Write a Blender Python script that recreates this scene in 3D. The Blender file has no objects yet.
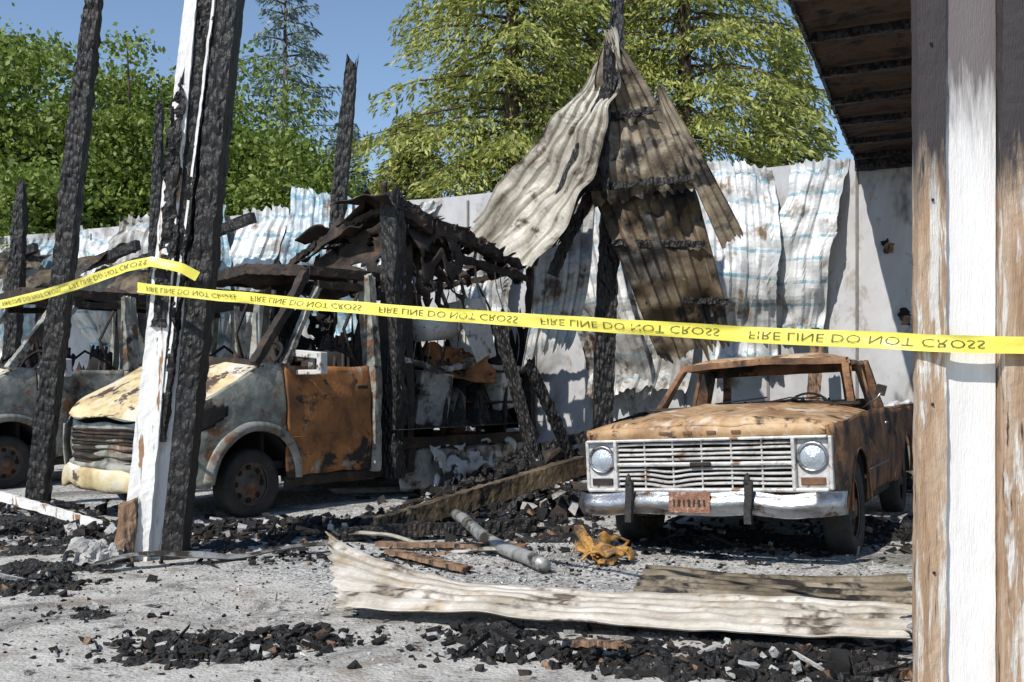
import bpy, math, random
import numpy as np
from mathutils import Vector, Matrix, noise
random.seed(7); rng=np.random.default_rng(7)
sc=bpy.context.scene
R=math.radians
def nz(x,y=0,z=0): return noise.noise(Vector((x,y,z)))
def fbm(x,y,z=0,o=4):
    s=0;a=1
    for i in range(o): s+=a*nz(x,y,z+i*7.1);x*=2.1;y*=2.1;a*=.55
    return s
def lerp(a,b,t): return a+(b-a)*t

# ---------------------------------------------------------------- materials
def M(name, cols, scale=3, detail=4, rough=.75, metal=0, bump=.3, bscale=25, spots=None, sscale=6, st=(.5,.6),
      stretch=(1,1,1), zchar=None, stripes=None, coord='Object', spots2=None, s2scale=2, s2t=(.5,.6), vor=None, dist=.3):
    m=bpy.data.materials.new(name); m.use_nodes=True
    n=m.node_tree.nodes; l=m.node_tree.links
    b=n['Principled BSDF']; tc=n.new('ShaderNodeTexCoord'); mp=n.new('ShaderNodeMapping')
    mp.inputs['Scale'].default_value=stretch
    l.new(tc.outputs[coord],mp.inputs[0])
    def nzn(s,d=detail,di=dist):
        t=n.new('ShaderNodeTexNoise'); t.inputs['Scale'].default_value=s; t.inputs['Detail'].default_value=d
        t.inputs['Roughness'].default_value=.7; t.inputs['Distortion'].default_value=di
        l.new(mp.outputs[0],t.inputs['Vector']); return t
    def ramp(inp,stops):
        r=n.new('ShaderNodeValToRGB'); e=r.color_ramp.elements
        while len(e)<len(stops): e.new(.5)
        for i,(p,c) in enumerate(stops):
            e[i].position=p; e[i].color=(c[0],c[1],c[2],1)
        l.new(inp,r.inputs[0]); return r.outputs[0]
    def mix(f,a,c):
        x=n.new('ShaderNodeMix'); x.data_type='RGBA'
        l.new(f,x.inputs[0]); l.new(a,x.inputs[6])
        if isinstance(c,tuple): x.inputs[7].default_value=(*c,1)
        else: l.new(c,x.inputs[7])
        return x.outputs[2]
    k=len(cols)
    st0=[(.3+.4*i/max(1,k-1),c) for i,c in enumerate(cols)]
    col=ramp(nzn(scale).outputs[0],st0)
    W=((0,0,0),(1,1,1))
    if stripes:
        sp=n.new('ShaderNodeSeparateXYZ'); l.new(tc.outputs['UV'],sp.inputs[0])
        a=n.new('ShaderNodeMath'); a.operation='MULTIPLY'; a.inputs[1].default_value=stripes[0]; l.new(sp.outputs[1],a.inputs[0])
        f=n.new('ShaderNodeMath'); f.operation='FRACT'; l.new(a.outputs[0],f.inputs[0])
        c=n.new('ShaderNodeMath'); c.operation='COMPARE'; c.inputs[1].default_value=.5; c.inputs[2].default_value=stripes[1]; l.new(f.outputs[0],c.inputs[0])
        g=n.new('ShaderNodeMath'); g.operation='MULTIPLY'; l.new(c.outputs[0],g.inputs[0])
        l.new(ramp(nzn(6).outputs[0],[(.38,(.08,)*3),(.56,(.85,)*3)]),g.inputs[1])
        col=mix(g.outputs[0],col,stripes[2])
    if spots2: col=mix(ramp(nzn(s2scale).outputs[0],[(s2t[0],W[0]),(s2t[1],W[1])]),col,spots2)
    if spots: col=mix(ramp(nzn(sscale).outputs[0],[(st[0],W[0]),(st[1],W[1])]),col,spots)
    if zchar:
        sp=n.new('ShaderNodeSeparateXYZ'); l.new(tc.outputs['Object'],sp.inputs[0])
        d=abs(zchar[1]-zchar[0])
        ad=n.new('ShaderNodeMath'); ad.operation='MULTIPLY_ADD'; ad.inputs[1].default_value=2.4*d
        l.new(nzn(5).outputs[0],ad.inputs[0]); l.new(sp.outputs[2],ad.inputs[2])
        mr=n.new('ShaderNodeMapRange'); mr.inputs[1].default_value=zchar[0]+1.2*d; mr.inputs[2].default_value=zchar[1]+1.2*d
        l.new(ad.outputs[0],mr.inputs[0]); col=mix(mr.outputs[0],col,zchar[2])
    l.new(col,b.inputs['Base Color'])
    b.inputs['Roughness'].default_value=rough; b.inputs['Metallic'].default_value=metal
    h=nzn(bscale,3,0).outputs[0]
    if vor:
        v=n.new('ShaderNodeTexVoronoi'); v.inputs['Scale'].default_value=vor[0]; l.new(mp.outputs[0],v.inputs['Vector'])
        a=n.new('ShaderNodeMath'); a.operation='MULTIPLY_ADD'; a.inputs[1].default_value=vor[1]; l.new(v.outputs['Distance'],a.inputs[0]); l.new(h,a.inputs[2]); h=a.outputs[0]
    bp=n.new('ShaderNodeBump'); bp.inputs['Strength'].default_value=bump; bp.inputs['Distance'].default_value=.02
    l.new(h,bp.inputs['Height']); l.new(bp.outputs[0],b.inputs['Normal'])
    return m

m_char=M('charred_wood',[(.003,.003,.003),(.009,.008,.008),(.026,.023,.021)],scale=9,rough=.55,bump=.9,bscale=35,vor=(26,-1.6),stretch=(1,1,.4),spots=(.06,.038,.025),sscale=3,st=(.60,.72))
m_charmetal=M('charred_metal',[(.008,.007,.006),(.028,.020,.015),(.085,.05,.03)],scale=4,rough=.8,bump=.6)
m_black=M('soot_black',[(.004,.004,.004),(.016,.014,.013)],rough=.9)
m_pile=M('char_and_ash_heap',[(.005,.005,.005),(.018,.017,.016),(.07,.066,.062)],scale=14,rough=.85,bump=1,bscale=40,vor=(45,-1.2),spots=(.30,.29,.27),sscale=18,st=(.62,.70))
m_white=M('weathered_white_paint',[(.68,.66,.64),(.84,.83,.81)],scale=3,bump=.35,bscale=50,stretch=(3,3,.35),spots=(.30,.17,.09),sscale=4,st=(.59,.62),spots2=(.36,.33,.30),s2scale=9,s2t=(.6,.75))
m_whitepost=M('weathered_white_paint_charred_top',[(.68,.66,.64),(.84,.83,.82)],scale=3,bump=.35,bscale=50,stretch=(3,3,.35),spots=(.42,.30,.2),sscale=4,st=(.68,.72),zchar=(2.25,2.6,(.15,.13,.13)))
m_oldwood=M('scorched_timber',[(.26,.15,.08),(.46,.31,.20),(.60,.49,.38)],scale=2.2,bump=.6,bscale=40,stretch=(6,6,.5),spots=(.72,.69,.64),sscale=3,st=(.53,.60),spots2=(.05,.035,.03),s2scale=4,s2t=(.60,.66),zchar=(1.95,2.25,(.045,.038,.04)))
m_wood=M('broken_timber',[(.10,.06,.035),(.24,.14,.08),(.36,.24,.15)],scale=4,bump=.5,bscale=40,stretch=(4,4,1),spots=(.02,.017,.015),sscale=3,st=(.5,.6))
m_truck_hood=M('burnt_truck_hood_paint',[(.15,.07,.03),(.42,.26,.13),(.56,.41,.25)],scale=2.6,bump=.25,rough=.62,spots=(.06,.032,.02),sscale=5,st=(.54,.64),spots2=(.64,.56,.46),s2scale=3.3,s2t=(.54,.68))
m_truck=M('burnt_truck_body',[(.05,.026,.016),(.17,.085,.042),(.34,.19,.10)],scale=3,bump=.3,rough=.7,spots=(.26,.10,.034),sscale=6,st=(.54,.64),spots2=(.014,.011,.01),s2scale=2.0,s2t=(.48,.60))
m_grille=M('heat_bleached_grille',[(.26,.25,.24),(.54,.53,.52),(.68,.67,.66)],scale=5,rough=.5,metal=.2,spots=(.18,.10,.055),sscale=6,st=(.56,.66))
m_chrome=M('scorched_chrome',[(.18,.18,.19),(.36,.37,.39),(.52,.53,.55)],scale=3,rough=.30,metal=.85,bump=.2,spots=(.10,.055,.03),sscale=5,st=(.54,.64),stretch=(1,1,2))
m_plate=M('rusty_plate',[(.16,.07,.05),(.34,.17,.11)],scale=10,bump=.8,bscale=60,spots=(.40,.30,.22),sscale=20,st=(.55,.6))
m_glassl=M('clouded_lamp_glass',[(.32,.38,.44),(.58,.62,.66)],scale=8,rough=.18,bump=.4,bscale=60,metal=.3)
m_van=M('burnt_van_body',[(.10,.105,.09),(.27,.27,.235),(.46,.45,.39)],scale=2.6,bump=.25,rough=.5,spots=(.17,.075,.028),sscale=3.6,st=(.55,.64),spots2=(.03,.026,.022),s2scale=1.7,s2t=(.51,.61))
m_vanhood=M('burnt_van_hood',[(.30,.19,.09),(.60,.49,.27),(.74,.66,.44)],scale=2.2,bump=.25,rough=.55,spots=(.08,.045,.03),sscale=3.4,st=(.56,.61),spots2=(.62,.60,.52),s2scale=2.5,s2t=(.5,.65))
m_vandoor=M('rusted_van_door',[(.07,.035,.02),(.30,.12,.038),(.48,.20,.055)],scale=2.2,bump=.3,rough=.75,spots=(.024,.018,.015),sscale=2.4,st=(.53,.60),spots2=(.30,.30,.26),s2scale=2.6,s2t=(.56,.64))
SB=dict(rough=.5,metal=.12,bump=.2)
m_sheet=M('bleached_corrugated_metal',[(.34,.35,.35),(.58,.59,.59),(.72,.73,.73)],scale=1.4,spots=(.20,.145,.09),sscale=2.2,st=(.55,.68),stripes=(8,.07,(.16,.34,.42)),**SB)
m_sheetplain=M('stained_corrugated_metal',[(.18,.17,.15),(.42,.41,.39),(.60,.59,.58)],scale=1.6,spots=(.08,.055,.035),sscale=2.4,st=(.52,.64),stripes=(8,.05,(.16,.32,.40)),**SB)
m_sheetblue=M('blue_coated_corrugated_metal',[(.14,.20,.24),(.30,.38,.42),(.56,.58,.59)],scale=1.4,spots=(.14,.10,.075),sscale=2.4,st=(.54,.66),stripes=(8,.12,(.10,.26,.34)),**SB)
m_sheettan=M('smoked_corrugated_metal',[(.12,.10,.07),(.36,.33,.27),(.56,.53,.46)],scale=1.8,rough=.55,metal=.1,bump=.3,spots=(.06,.042,.025),sscale=3.0,st=(.53,.64))
m_sheetmid=M('browned_corrugated_metal',[(.05,.038,.024),(.17,.135,.09),(.32,.27,.20)],scale=2.4,rough=.6,metal=.05,bump=.4,spots=(.015,.012,.009),sscale=2.6,st=(.49,.58))
m_sheetdark=M('scorched_corrugated_metal',[(.020,.014,.008),(.085,.060,.034),(.17,.125,.075)],scale=2.2,rough=.65,bump=.4,spots=(.007,.006,.005),sscale=2.0,st=(.50,.59),spots2=(.30,.25,.18),s2scale=5,s2t=(.65,.73))
m_sheetfg=M('ash_streaked_corrugated_metal',[(.26,.22,.165),(.47,.43,.37),(.64,.61,.56)],scale=2.6,rough=.6,bump=.4,spots=(.08,.055,.035),sscale=2.8,st=(.55,.64),stretch=(.9,1.6,1.6),spots2=(.34,.24,.14),s2scale=2.4,s2t=(.55,.66))
m_roofund=M('sooty_roof_underside',[(.022,.014,.008),(.07,.043,.025),(.13,.09,.055)],scale=3,rough=.8,bump=.4,spots=(.008,.007,.006),sscale=3,st=(.5,.62))
m_wall=M('fire_stained_wall',[(.31,.31,.31),(.47,.47,.48),(.60,.60,.62)],scale=.9,rough=.85,bump=.3,bscale=18,spots=(.23,.165,.12),sscale=2.6,st=(.55,.69),spots2=(.08,.07,.06),s2scale=1.1,s2t=(.56,.70),stretch=(1,1,.55))
m_seam=M('wall_seam',[(.12,.11,.1),(.25,.23,.22)],scale=4)
m_rubber=M('burnt_rubber',[(.008,.008,.008),(.03,.028,.027)],scale=9,rough=.7,bump=.6)
m_rim=M('ashy_steel_rim',[(.05,.04,.032),(.15,.125,.105)],scale=6,rough=.6,metal=.3,spots=(.20,.09,.045),sscale=7,st=(.5,.6))
m_tape=M('yellow_tape_plastic',[(.74,.65,.08),(.84,.77,.18)],scale=3,rough=.3,bump=.2,bscale=12)
m_tapetext=M('black_tape_print',[(.06,.055,.02),(.16,.14,.03)],rough=.5,scale=12)
m_orange=M('melted_orange_plastic',[(.30,.15,.035),(.50,.27,.07)],scale=6,rough=.6,bump=.4,spots=(.08,.05,.03),sscale=5,st=(.50,.60))
m_ash=M('pale_ash',[(.26,.25,.24),(.48,.47,.45)],scale=8,rough=.95,bump=.6)
m_alu=M('silvery_panel',[(.24,.24,.23),(.48,.48,.46)],scale=5,rough=.5,metal=.4,spots=(.05,.04,.03),sscale=3,st=(.48,.6))
m_applwhite=M('scorched_white_enamel',[(.42,.41,.39),(.74,.73,.71)],scale=4,rough=.45,spots=(.07,.05,.035),sscale=4,st=(.54,.64))
m_bark=M('bark',[(.05,.035,.025),(.13,.09,.06)],scale=5,bump=.8,stretch=(4,4,.6))

# ---------------------------------------------------------------- geometry helpers
def link(o,par=None):
    sc.collection.objects.link(o)
    if par: o.parent=par
    return o
def empty(name,loc=(0,0,0),rot=(0,0,0)):
    e=bpy.data.objects.new(name,None); e.location=loc; e.rotation_euler=rot; e.empty_display_size=.2
    return link(e)
def mk(name,V,F,mat,par=None,smooth=False,uv=None,mats=None,fm=None):
    me=bpy.data.meshes.new(name); me.from_pydata([tuple(v) for v in V],[],F)
    for x in (mats or [mat]): me.materials.append(x)
    if fm is not None:
        for p,i in zip(me.polygons,fm): p.material_index=i
    if smooth:
        for p in me.polygons: p.use_smooth=True
    if uv:
        ul=me.uv_layers.new(name='UVMap')
        for lp in me.loops: ul.data[lp.index].uv=uv[lp.vertex_index]
    me.update()
    return link(bpy.data.objects.new(name,me),par)
def grid(name,fn,nu,nv,mat,par=None,th=0,smooth=True,dent=0,ds=3.,holes=None):
    V=[];UV=[]
    for j in range(nv+1):
        for i in range(nu+1):
            u=i/nu;v=j/nv;p=Vector(fn(u,v))
            if dent:
                p=p+Vector((nz(p.x*ds,p.y*ds,p.z*ds),nz(p.x*ds+9,p.y*ds,p.z*ds),nz(p.x*ds,p.y*ds+7,p.z*ds+3)))*dent
            V.append(p);UV.append((u,v))
    F=[(j*(nu+1)+i,j*(nu+1)+i+1,(j+1)*(nu+1)+i+1,(j+1)*(nu+1)+i) for j in range(nv) for i in range(nu)
       if not (holes and holes((i+.5)/nu,(j+.5)/nv))]
    o=mk(name,V,F,mat,par,smooth,UV)
    if th:
        s=o.modifiers.new('s','SOLIDIFY'); s.thickness=th; s.offset=0
    return o
def sheet(name,fn,nu,nv,ribs,amp,mat,par=None,cr=.03,cs=1.5,jag=0,seed=0,th=.003,trap=True,holes=None):
    e=1e-3
    def f(u,v):
        if jag:
            if v>.7: v=v+ (v-.7)/.3*jag*(nz(u*9+seed,3.3)+nz(u*23+seed,3.3))
            if v<.3: v=v+ (.3-v)/.3*jag*(nz(u*9+seed,8.3)+nz(u*23+seed,3.3))
        p=Vector(fn(u,v)); a=Vector(fn(u+e,v))-p; b=Vector(fn(u,v+e))-p
        n=a.cross(b)
        if n.length<1e-12: n=Vector((0,-1,0))
        n.normalize()
        s=math.sin(2*math.pi*ribs*u)
        if trap: s=max(-.5,min(.5,s*1.2))*2
        d=amp*s+cr*(nz(p.x*cs+seed,p.y*cs,p.z*cs)+.5*nz(p.x*cs*3+seed,p.y*cs*3,p.z*cs*3))
        return p+n*d
    return grid(name,f,nu,nv,mat,par,th,smooth=False,holes=holes)
def boxm(name,c,s,mat,par=None,rot=(0,0,0),bev=.01):
    x,y,z=[a/2 for a in s]
    V=[(i*x,j*y,k*z) for i in(-1,1) for j in(-1,1) for k in(-1,1)]
    F=[(0,1,3,2),(4,6,7,5),(0,4,5,1),(2,3,7,6),(0,2,6,4),(1,5,7,3)]
    o=mk(name,V,F,mat,par); o.location=c; o.rotation_euler=rot
    if bev:
        b=o.modifiers.new('b','BEVEL'); b.width=min(bev,min(s)*.4); b.segments=2
    return o
def frame(d):
    d=d.normalized(); up=Vector((0,0,1)) if abs(d.z)<.95 else Vector((0,1,0))
    a=d.cross(up).normalized(); b=a.cross(d).normalized(); return a,b
def tube(name,pts,r,mat,par=None,n=8,closed=False):
    pts=[Vector(p) for p in pts]; V=[];F=[];N=len(pts)
    rr=r if isinstance(r,(list,tuple)) else [r]*N
    pa=None
    for i,p in enumerate(pts):
        if closed: d=pts[(i+1)%N]-pts[i-1]
        else: d=pts[min(i+1,N-1)]-pts[max(i-1,0)]
        a,b=frame(d)
        if pa is not None and a.dot(pa)<0 : a,b=-a,-b
        pa=a
        for k in range(n):
            t=2*math.pi*k/n; V.append(p+(a*math.cos(t)+b*math.sin(t))*rr[i])
    for i in range(N if closed else N-1):
        for k in range(n):
            j=(i+1)%N
            F.append((i*n+k,i*n+(k+1)%n,j*n+(k+1)%n,j*n+k))
    if not closed: F.append(tuple(range(n))[::-1]); F.append(tuple(range((N-1)*n,N*n)))
    return mk(name,V,F,mat,par,True)
def timber(name,p1,p2,w,h,mat,par=None,rough=.02,seg=40,seed=0,tip=0,side=None,w2=None):
    p1=Vector(p1);p2=Vector(p2);d=(p2-p1).normalized()
    if side is None: a,b=frame(d)
    else:
        a=Vector(side); a=(a-d*a.dot(d)).normalized(); b=d.cross(a)
    k=5; V=[];F=[];ring=[]
    for i in range(k): ring.append((-1+2*i/k,-1))
    for i in range(k): ring.append((1,-1+2*i/k))
    for i in range(k): ring.append((1-2*i/k,1))
    for i in range(k): ring.append((-1,1-2*i/k))
    n=len(ring)
    for s in range(seg+1):
        t=s/seg; c=p1.lerp(p2,t); tp=1-tip*max(0,(t-.7)/.3)**2
        ww=lerp(w,w2 if w2 else w,t)
        c=c+(a*nz(t*2+seed,1)+b*nz(t*2+seed,5))*rough*.8
        er=.55+.9*max(0,nz(t*4+seed,2.2)+.3)
        for (x,y) in ring:
            q=c+a*(x*ww/2*tp)+b*(y*h/2*tp)
            f=seed*3.1; g_=rough*er
            q=q+(a*nz(q.x*16+f,q.y*16,q.z*7)+b*nz(q.x*16,q.y*16+f,q.z*7))*g_*.8+(a*nz(q.x*40,q.y*40+f,q.z*26)+b*nz(q.x*40+f,q.y*40,q.z*26))*g_*.5
            if s==seg: q=q+d*nz(x*3+f,y*3)*rough*7
            V.append(q)
    for s in range(seg):
        for k2 in range(n): F.append((s*n+k2,s*n+(k2+1)%n,(s+1)*n+(k2+1)%n,(s+1)*n+k2))
    F.append(tuple(range(n))[::-1]);F.append(tuple(range(seg*n,(seg+1)*n)))
    return mk(name,V,F,mat,par,False)
def lathe(name,prof,mat,par,pos,n=40,squash=1):
    V=[];F=[];k=len(prof)
    for i in range(n):
        t=2*math.pi*i/n
        for (r,x) in prof:
            z=r*math.sin(t); 
            V.append((pos[0]+x,pos[1]+r*math.cos(t),pos[2]+(z if z>0 else z*squash)))
    for i in range(n):
        for j in range(k-1):
            a=i*k+j;b=((i+1)%n)*k+j
            F.append((a,a+1,b+1,b))
    return mk(name,V,F,mat,par,True)
def wheel(par,pos,side,Rr,w,nm,tyre=True,squash=1):
    h=w/2
    if tyre:
        lathe(nm+'_tyre',[(Rr*.62,-h*.8),(Rr*.8,-h),(Rr*.95,-h*.92),(Rr,-h*.6),(Rr,h*.6),(Rr*.95,h*.92),(Rr*.8,h),(Rr*.62,h*.8)],m_rubber,par,pos,squash=squash)
    lathe(nm+'_rim',[(Rr*.64,-h*.75),(Rr*.64,h*.8),(Rr*.58,h*.7)] if side>0 else [(Rr*.64,h*.75),(Rr*.64,-h*.8),(Rr*.58,-h*.7)],m_rim,par,pos)
    s=side
    lathe(nm+'_disc',[(Rr*.60,s*h*.45),(Rr*.5,s*h*.2),(Rr*.35,s*h*.4),(Rr*.2,s*h*.55),(Rr*.18,s*h*.85),(0.001,s*h*.9)],m_rim,par,pos)
    for i in range(8):
        t=i*math.pi/4
        boxm(nm+'_slot',(pos[0]+s*h*.31,pos[1]+Rr*.46*math.cos(t),pos[2]+Rr*.46*math.sin(t)),(.03,.05,.05),m_black,par,(t,0,0),.01)

# ---------------------------------------------------------------- ground
def gz(x,y): return .022*nz(x*.9,y*.9,2)+.010*nz(x*4,y*4,5)+.004*nz(x*12,y*12,8)
def axis(lo,hi,st,far):
    a=list(np.arange(lo,hi+1e-6,st)); L=[];x=lo;d=st
    while x>-far: d*=1.5; x-=d; L.append(x)
    H=[];x=hi;d=st
    while x<far: d*=1.5; x+=d; H.append(x)
    return L[::-1]+a+H
xs=axis(-8,6.5,.06,900);ys=axis(2.5,14,.06,900)
V=[];
for y in ys:
    for x in xs: V.append((x,y,gz(x,y) if -8.1<x<6.6 and 2.4<y<14.1 else 0))
nx=len(xs)
F=[(j*nx+i,j*nx+i+1,(j+1)*nx+i+1,(j+1)*nx+i) for j in range(len(ys)-1) for i in range(nx-1)]
def ground_mat():
    m=bpy.data.materials.new('ashy_gravel'); m.use_nodes=True; n=m.node_tree.nodes;l=m.node_tree.links;b=n['Principled BSDF']
    tc=n.new('ShaderNodeTexCoord')
    def N(s,d=5,ro=.6,di=0):
        t=n.new('ShaderNodeTexNoise');t.inputs['Scale'].default_value=s;t.inputs['Detail'].default_value=d;t.inputs['Roughness'].default_value=ro;t.inputs['Distortion'].default_value=di
        l.new(tc.outputs['Object'],t.inputs['Vector']);return t.outputs[0]
    def ramp(i,st):
        r=n.new('ShaderNodeValToRGB');e=r.color_ramp.elements
        while len(e)<len(st): e.new(.5)
        for k,(p,c) in enumerate(st): e[k].position=p;e[k].color=(*( (c,c,c) if not isinstance(c,tuple) else c),1)
        l.new(i,r.inputs[0]);return r.outputs[0]
    def mix(f,a,c):
        x=n.new('ShaderNodeMix');x.data_type='RGBA';l.new(f,x.inputs[0])
        for s,q in((6,a),(7,c)):
            if isinstance(q,tuple): x.inputs[s].default_value=(*q,1)
            else: l.new(q,x.inputs[s])
        return x.outputs[2]
    v=n.new('ShaderNodeTexVoronoi');v.inputs['Scale'].default_value=44;l.new(tc.outputs['Object'],v.inputs['Vector'])
    bw=n.new('ShaderNodeRGBToBW');l.new(v.outputs['Color'],bw.inputs[0])
    grav=ramp(bw.outputs[0],[(.12,(.14,.14,.135)),(.40,(.41,.40,.38)),(.85,(.61,.60,.57))])
    conc=ramp(N(3.5,8,.75),[(.3,(.32,.30,.27)),(.52,(.50,.48,.44)),(.72,(.62,.60,.56))])
    sp=n.new('ShaderNodeSeparateXYZ');l.new(tc.outputs['Object'],sp.inputs[0])
    a=n.new('ShaderNodeMath');a.operation='MULTIPLY';a.inputs[1].default_value=.62;l.new(sp.outputs[0],a.inputs[0])
    s=n.new('ShaderNodeMath');s.operation='ADD';l.new(a.outputs[0],s.inputs[0]);l.new(sp.outputs[1],s.inputs[1])
    s2=n.new('ShaderNodeMath');s2.operation='MULTIPLY_ADD';s2.inputs[1].default_value=2.0;l.new(N(1.3,5),s2.inputs[0]);l.new(s.outputs[0],s2.inputs[2])
    mr=n.new('ShaderNodeMapRange');mr.inputs[1].default_value=6.3;mr.inputs[2].default_value=6.9;l.new(s2.outputs[0],mr.inputs[0])
    col=mix(mr.outputs[0],conc,grav)
    col=mix(ramp(N(1.1,8,.76,.6),[(.51,0.),(.62,.75)]),col,(.09,.082,.075))
    col=mix(ramp(N(5,8,.82,.3),[(.56,0.),(.62,.95)]),col,(.022,.02,.02))
    col=mix(ramp(N(2.2,6,.7,.4),[(.55,0.),(.68,.65)]),col,(.28,.21,.145))
    l.new(col,b.inputs['Base Color']);b.inputs['Roughness'].default_value=.95
    h=n.new('ShaderNodeMath');h.operation='MULTIPLY_ADD';l.new(v.outputs['Distance'],h.inputs[0]);h.inputs[1].default_value=-.5;l.new(N(25,6,.75),h.inputs[2])
    bp=n.new('ShaderNodeBump');bp.inputs['Strength'].default_value=.9;bp.inputs['Distance'].default_value=.018;l.new(h.outputs[0],bp.inputs['Height']);l.new(bp.outputs[0],b.inputs['Normal'])
    return m
mk('ground',V,F,ground_mat(),smooth=True)
def mound(name,cx,cy,rx,ry,h,seed,mat=None,par=None,base=0,n=70,loc=None,fr=3.0):
    def f(u,v):
        x=(u*2-1)*1.15;y=(v*2-1)*1.15;r=math.hypot(x,y)
        X=cx+x*rx;Y=cy+y*ry
        q=fbm(X*fr+seed,Y*fr,seed,5); w_=1-r*r+.55*fbm(X*1.6+seed,Y*1.6,3,2)
        z=h*(w_*.6+.0)+h*.75*q*max(0,min(1,w_+.5))-.3*h
        return (X,Y,base+(gz(X,Y) if base==0 else 0)+max(z,-.05 if base==0 else -.3))
    return grid(name,f,n,n,mat or m_pile,par,0,False)

# ---------------------------------------------------------------- back wall
WB=Vector((4.8,13.0,0)); WD=Vector((-.906,.4226,0)); WN=Vector((-.4226,-.906,0))
def wp(t,off,z): return WB+WD*t+WN*off+Vector((0,0,z))
wall=empty('concrete_wall')
def wtop(t): return 4.24+.03*nz(t*.7)
V=[];F=[]
ts=[-7+i*.25 for i in range(121)]
for t in ts:
    for (o,z) in ((0,-.1),(0,wtop(t)),(-.2,wtop(t)),(-.2,-.1)): V.append(wp(t,o,z))
for i in range(len(ts)-1):
    for k in range(4): F.append((i*4+k,i*4+(k+1)%4,(i+1)*4+(k+1)%4,(i+1)*4+k))
F.append((0,1,2,3)[::-1]);F.append(tuple(range(len(V)-4,len(V))))
mk('wall_slab',V,F,m_wall,wall)
for i in range(26):
    t=-6.6+i*1.15
    p=wp(t,.012,2.1); boxm('seam_strip',p,(.035,.02,4.1),m_seam,wall,(0,0,-R(25)),.004)
def blot(t,z,r,mat):
    pts=[wp(t+r*(1+.8*nz(k*.7,t*9))*math.cos(k/18*6.283),.006,z+r*(1+.8*nz(k*.7,t*9+5))*math.sin(k/18*6.283)) for k in range(18)]
    mk('burn_hole',pts,[tuple(range(18))],mat,wall)
for (t,z,r) in((-.05,3.12,.06),(-.28,2.2,.07),(1.0,1.0,.1),(5.2,2.9,.1),(2.8,1.6,.1)): blot(t,z,r,m_black)
for (t,z,r) in((-.10,3.05,.05),(-.30,2.1,.05)): 
    grid('torn_rim',lambda u,v,t=t,z=z,r=r:wp(t+r*(u*2-1),.02+.05*u*v,z+r*1.4*(v*2-1)),8,8,m_wood,wall,.006,False,.05,14)

def cladding(t0,t1,ztop,zbot,mat,seed,bulge=.25,skew=0,curl=.35,ribs=5,top_tilt=0,wav=.12):
    e='corrugated_metal_sheet'
    def f(u,v):
        t=lerp(t1,t0,u)+skew*(1-v)+wav*math.sin(v*4+seed)+.12*nz(v*2+seed,u)
        z=lerp(zbot,ztop+top_tilt*u,v)
        off=.14+bulge*math.sin(math.pi*v)**2*(.6+.7*nz(seed,u*1.5+v))+.16*nz(u*2+seed,v*2.5)
        if v>.85: off-=curl*((v-.85)/.15)**2; 
        if v<.2: off+=.25*((.2-v)/.2)**2*(.5+nz(seed+3,u*2))
        return wp(t,max(off,.05),z)
    return sheet(e,f,60,50,ribs,.020,mat,None,cr=.09,cs=1.7,jag=.03,seed=seed)
cladding(.50,1.27,4.25,1.9,m_sheet,1,bulge=.45,skew=.12,ribs=4)
cladding(1.42,2.35,4.40,1.5,m_sheet,2,bulge=.6,skew=-.25,top_tilt=-.2,ribs=5)
cladding(2.5,3.5,4.2,1.2,m_sheetplain,3,bulge=.2)
cladding(3.6,4.6,4.0,1.1,m_sheetplain,4,bulge=.7,skew=-.5,top_tilt=.3)
cladding(4.9,5.7,3.7,1.9,m_sheetplain,5,bulge=.3,skew=.5)
cladding(6.6,7.6,4.15,2.6,m_sheet,6,bulge=.3,skew=.4)
cladding(8.3,9.5,4.60,2.0,m_sheetblue,7,bulge=.6,skew=-.8,curl=.1,ribs=7,top_tilt=-.25)
cladding(9.5,10.5,4.3,1.6,m_sheet,8,bulge=.4,skew=.6)
cladding(10.8,11.9,4.2,2.0,m_sheetblue,9,bulge=.6,skew=-.6,top_tilt=.3)
cladding(12.0,13.2,4.35,1.3,m_sheetplain,10,bulge=.8,skew=.7)
cladding(13.2,14.4,4.3,1.9,m_sheet,11,bulge=.5,skew=-.5,top_tilt=-.3)
cladding(14.6,15.7,4.1,1.5,m_sheetblue,12,bulge=.7,skew=.6)
cladding(15.8,17.4,4.2,1.5,m_sheetplain,13,bulge=.5,skew=-.2)
cladding(17.4,19.4,4.0,1.5,m_sheet,14,bulge=.5,skew=.2)
for i,(t,z) in enumerate(((11,3.6),(13.5,3.3),(16,3.4))):
    timber('charred_beam',wp(t-1.5,.9,z+.4),wp(t+1.2,1.0,z-.3),.12,.16,m_char,seed=i+30)
for i,(t,z,k) in enumerate(((13.2,3.2,.5),(15.4,3.2,-.4),(11.3,2.9,.4))):
    sheet('collapsed_roof_sheet',lambda u,v,t=t,z=z,k=k:wp(t+1.6*(u-.5)+k*v,.5+1.1*v,z+.45-.55*v*v-.4*u*k),40,30,6,.02,m_sheetdark,cr=.18,cs=1.4,jag=.08,seed=i+50)

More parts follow.
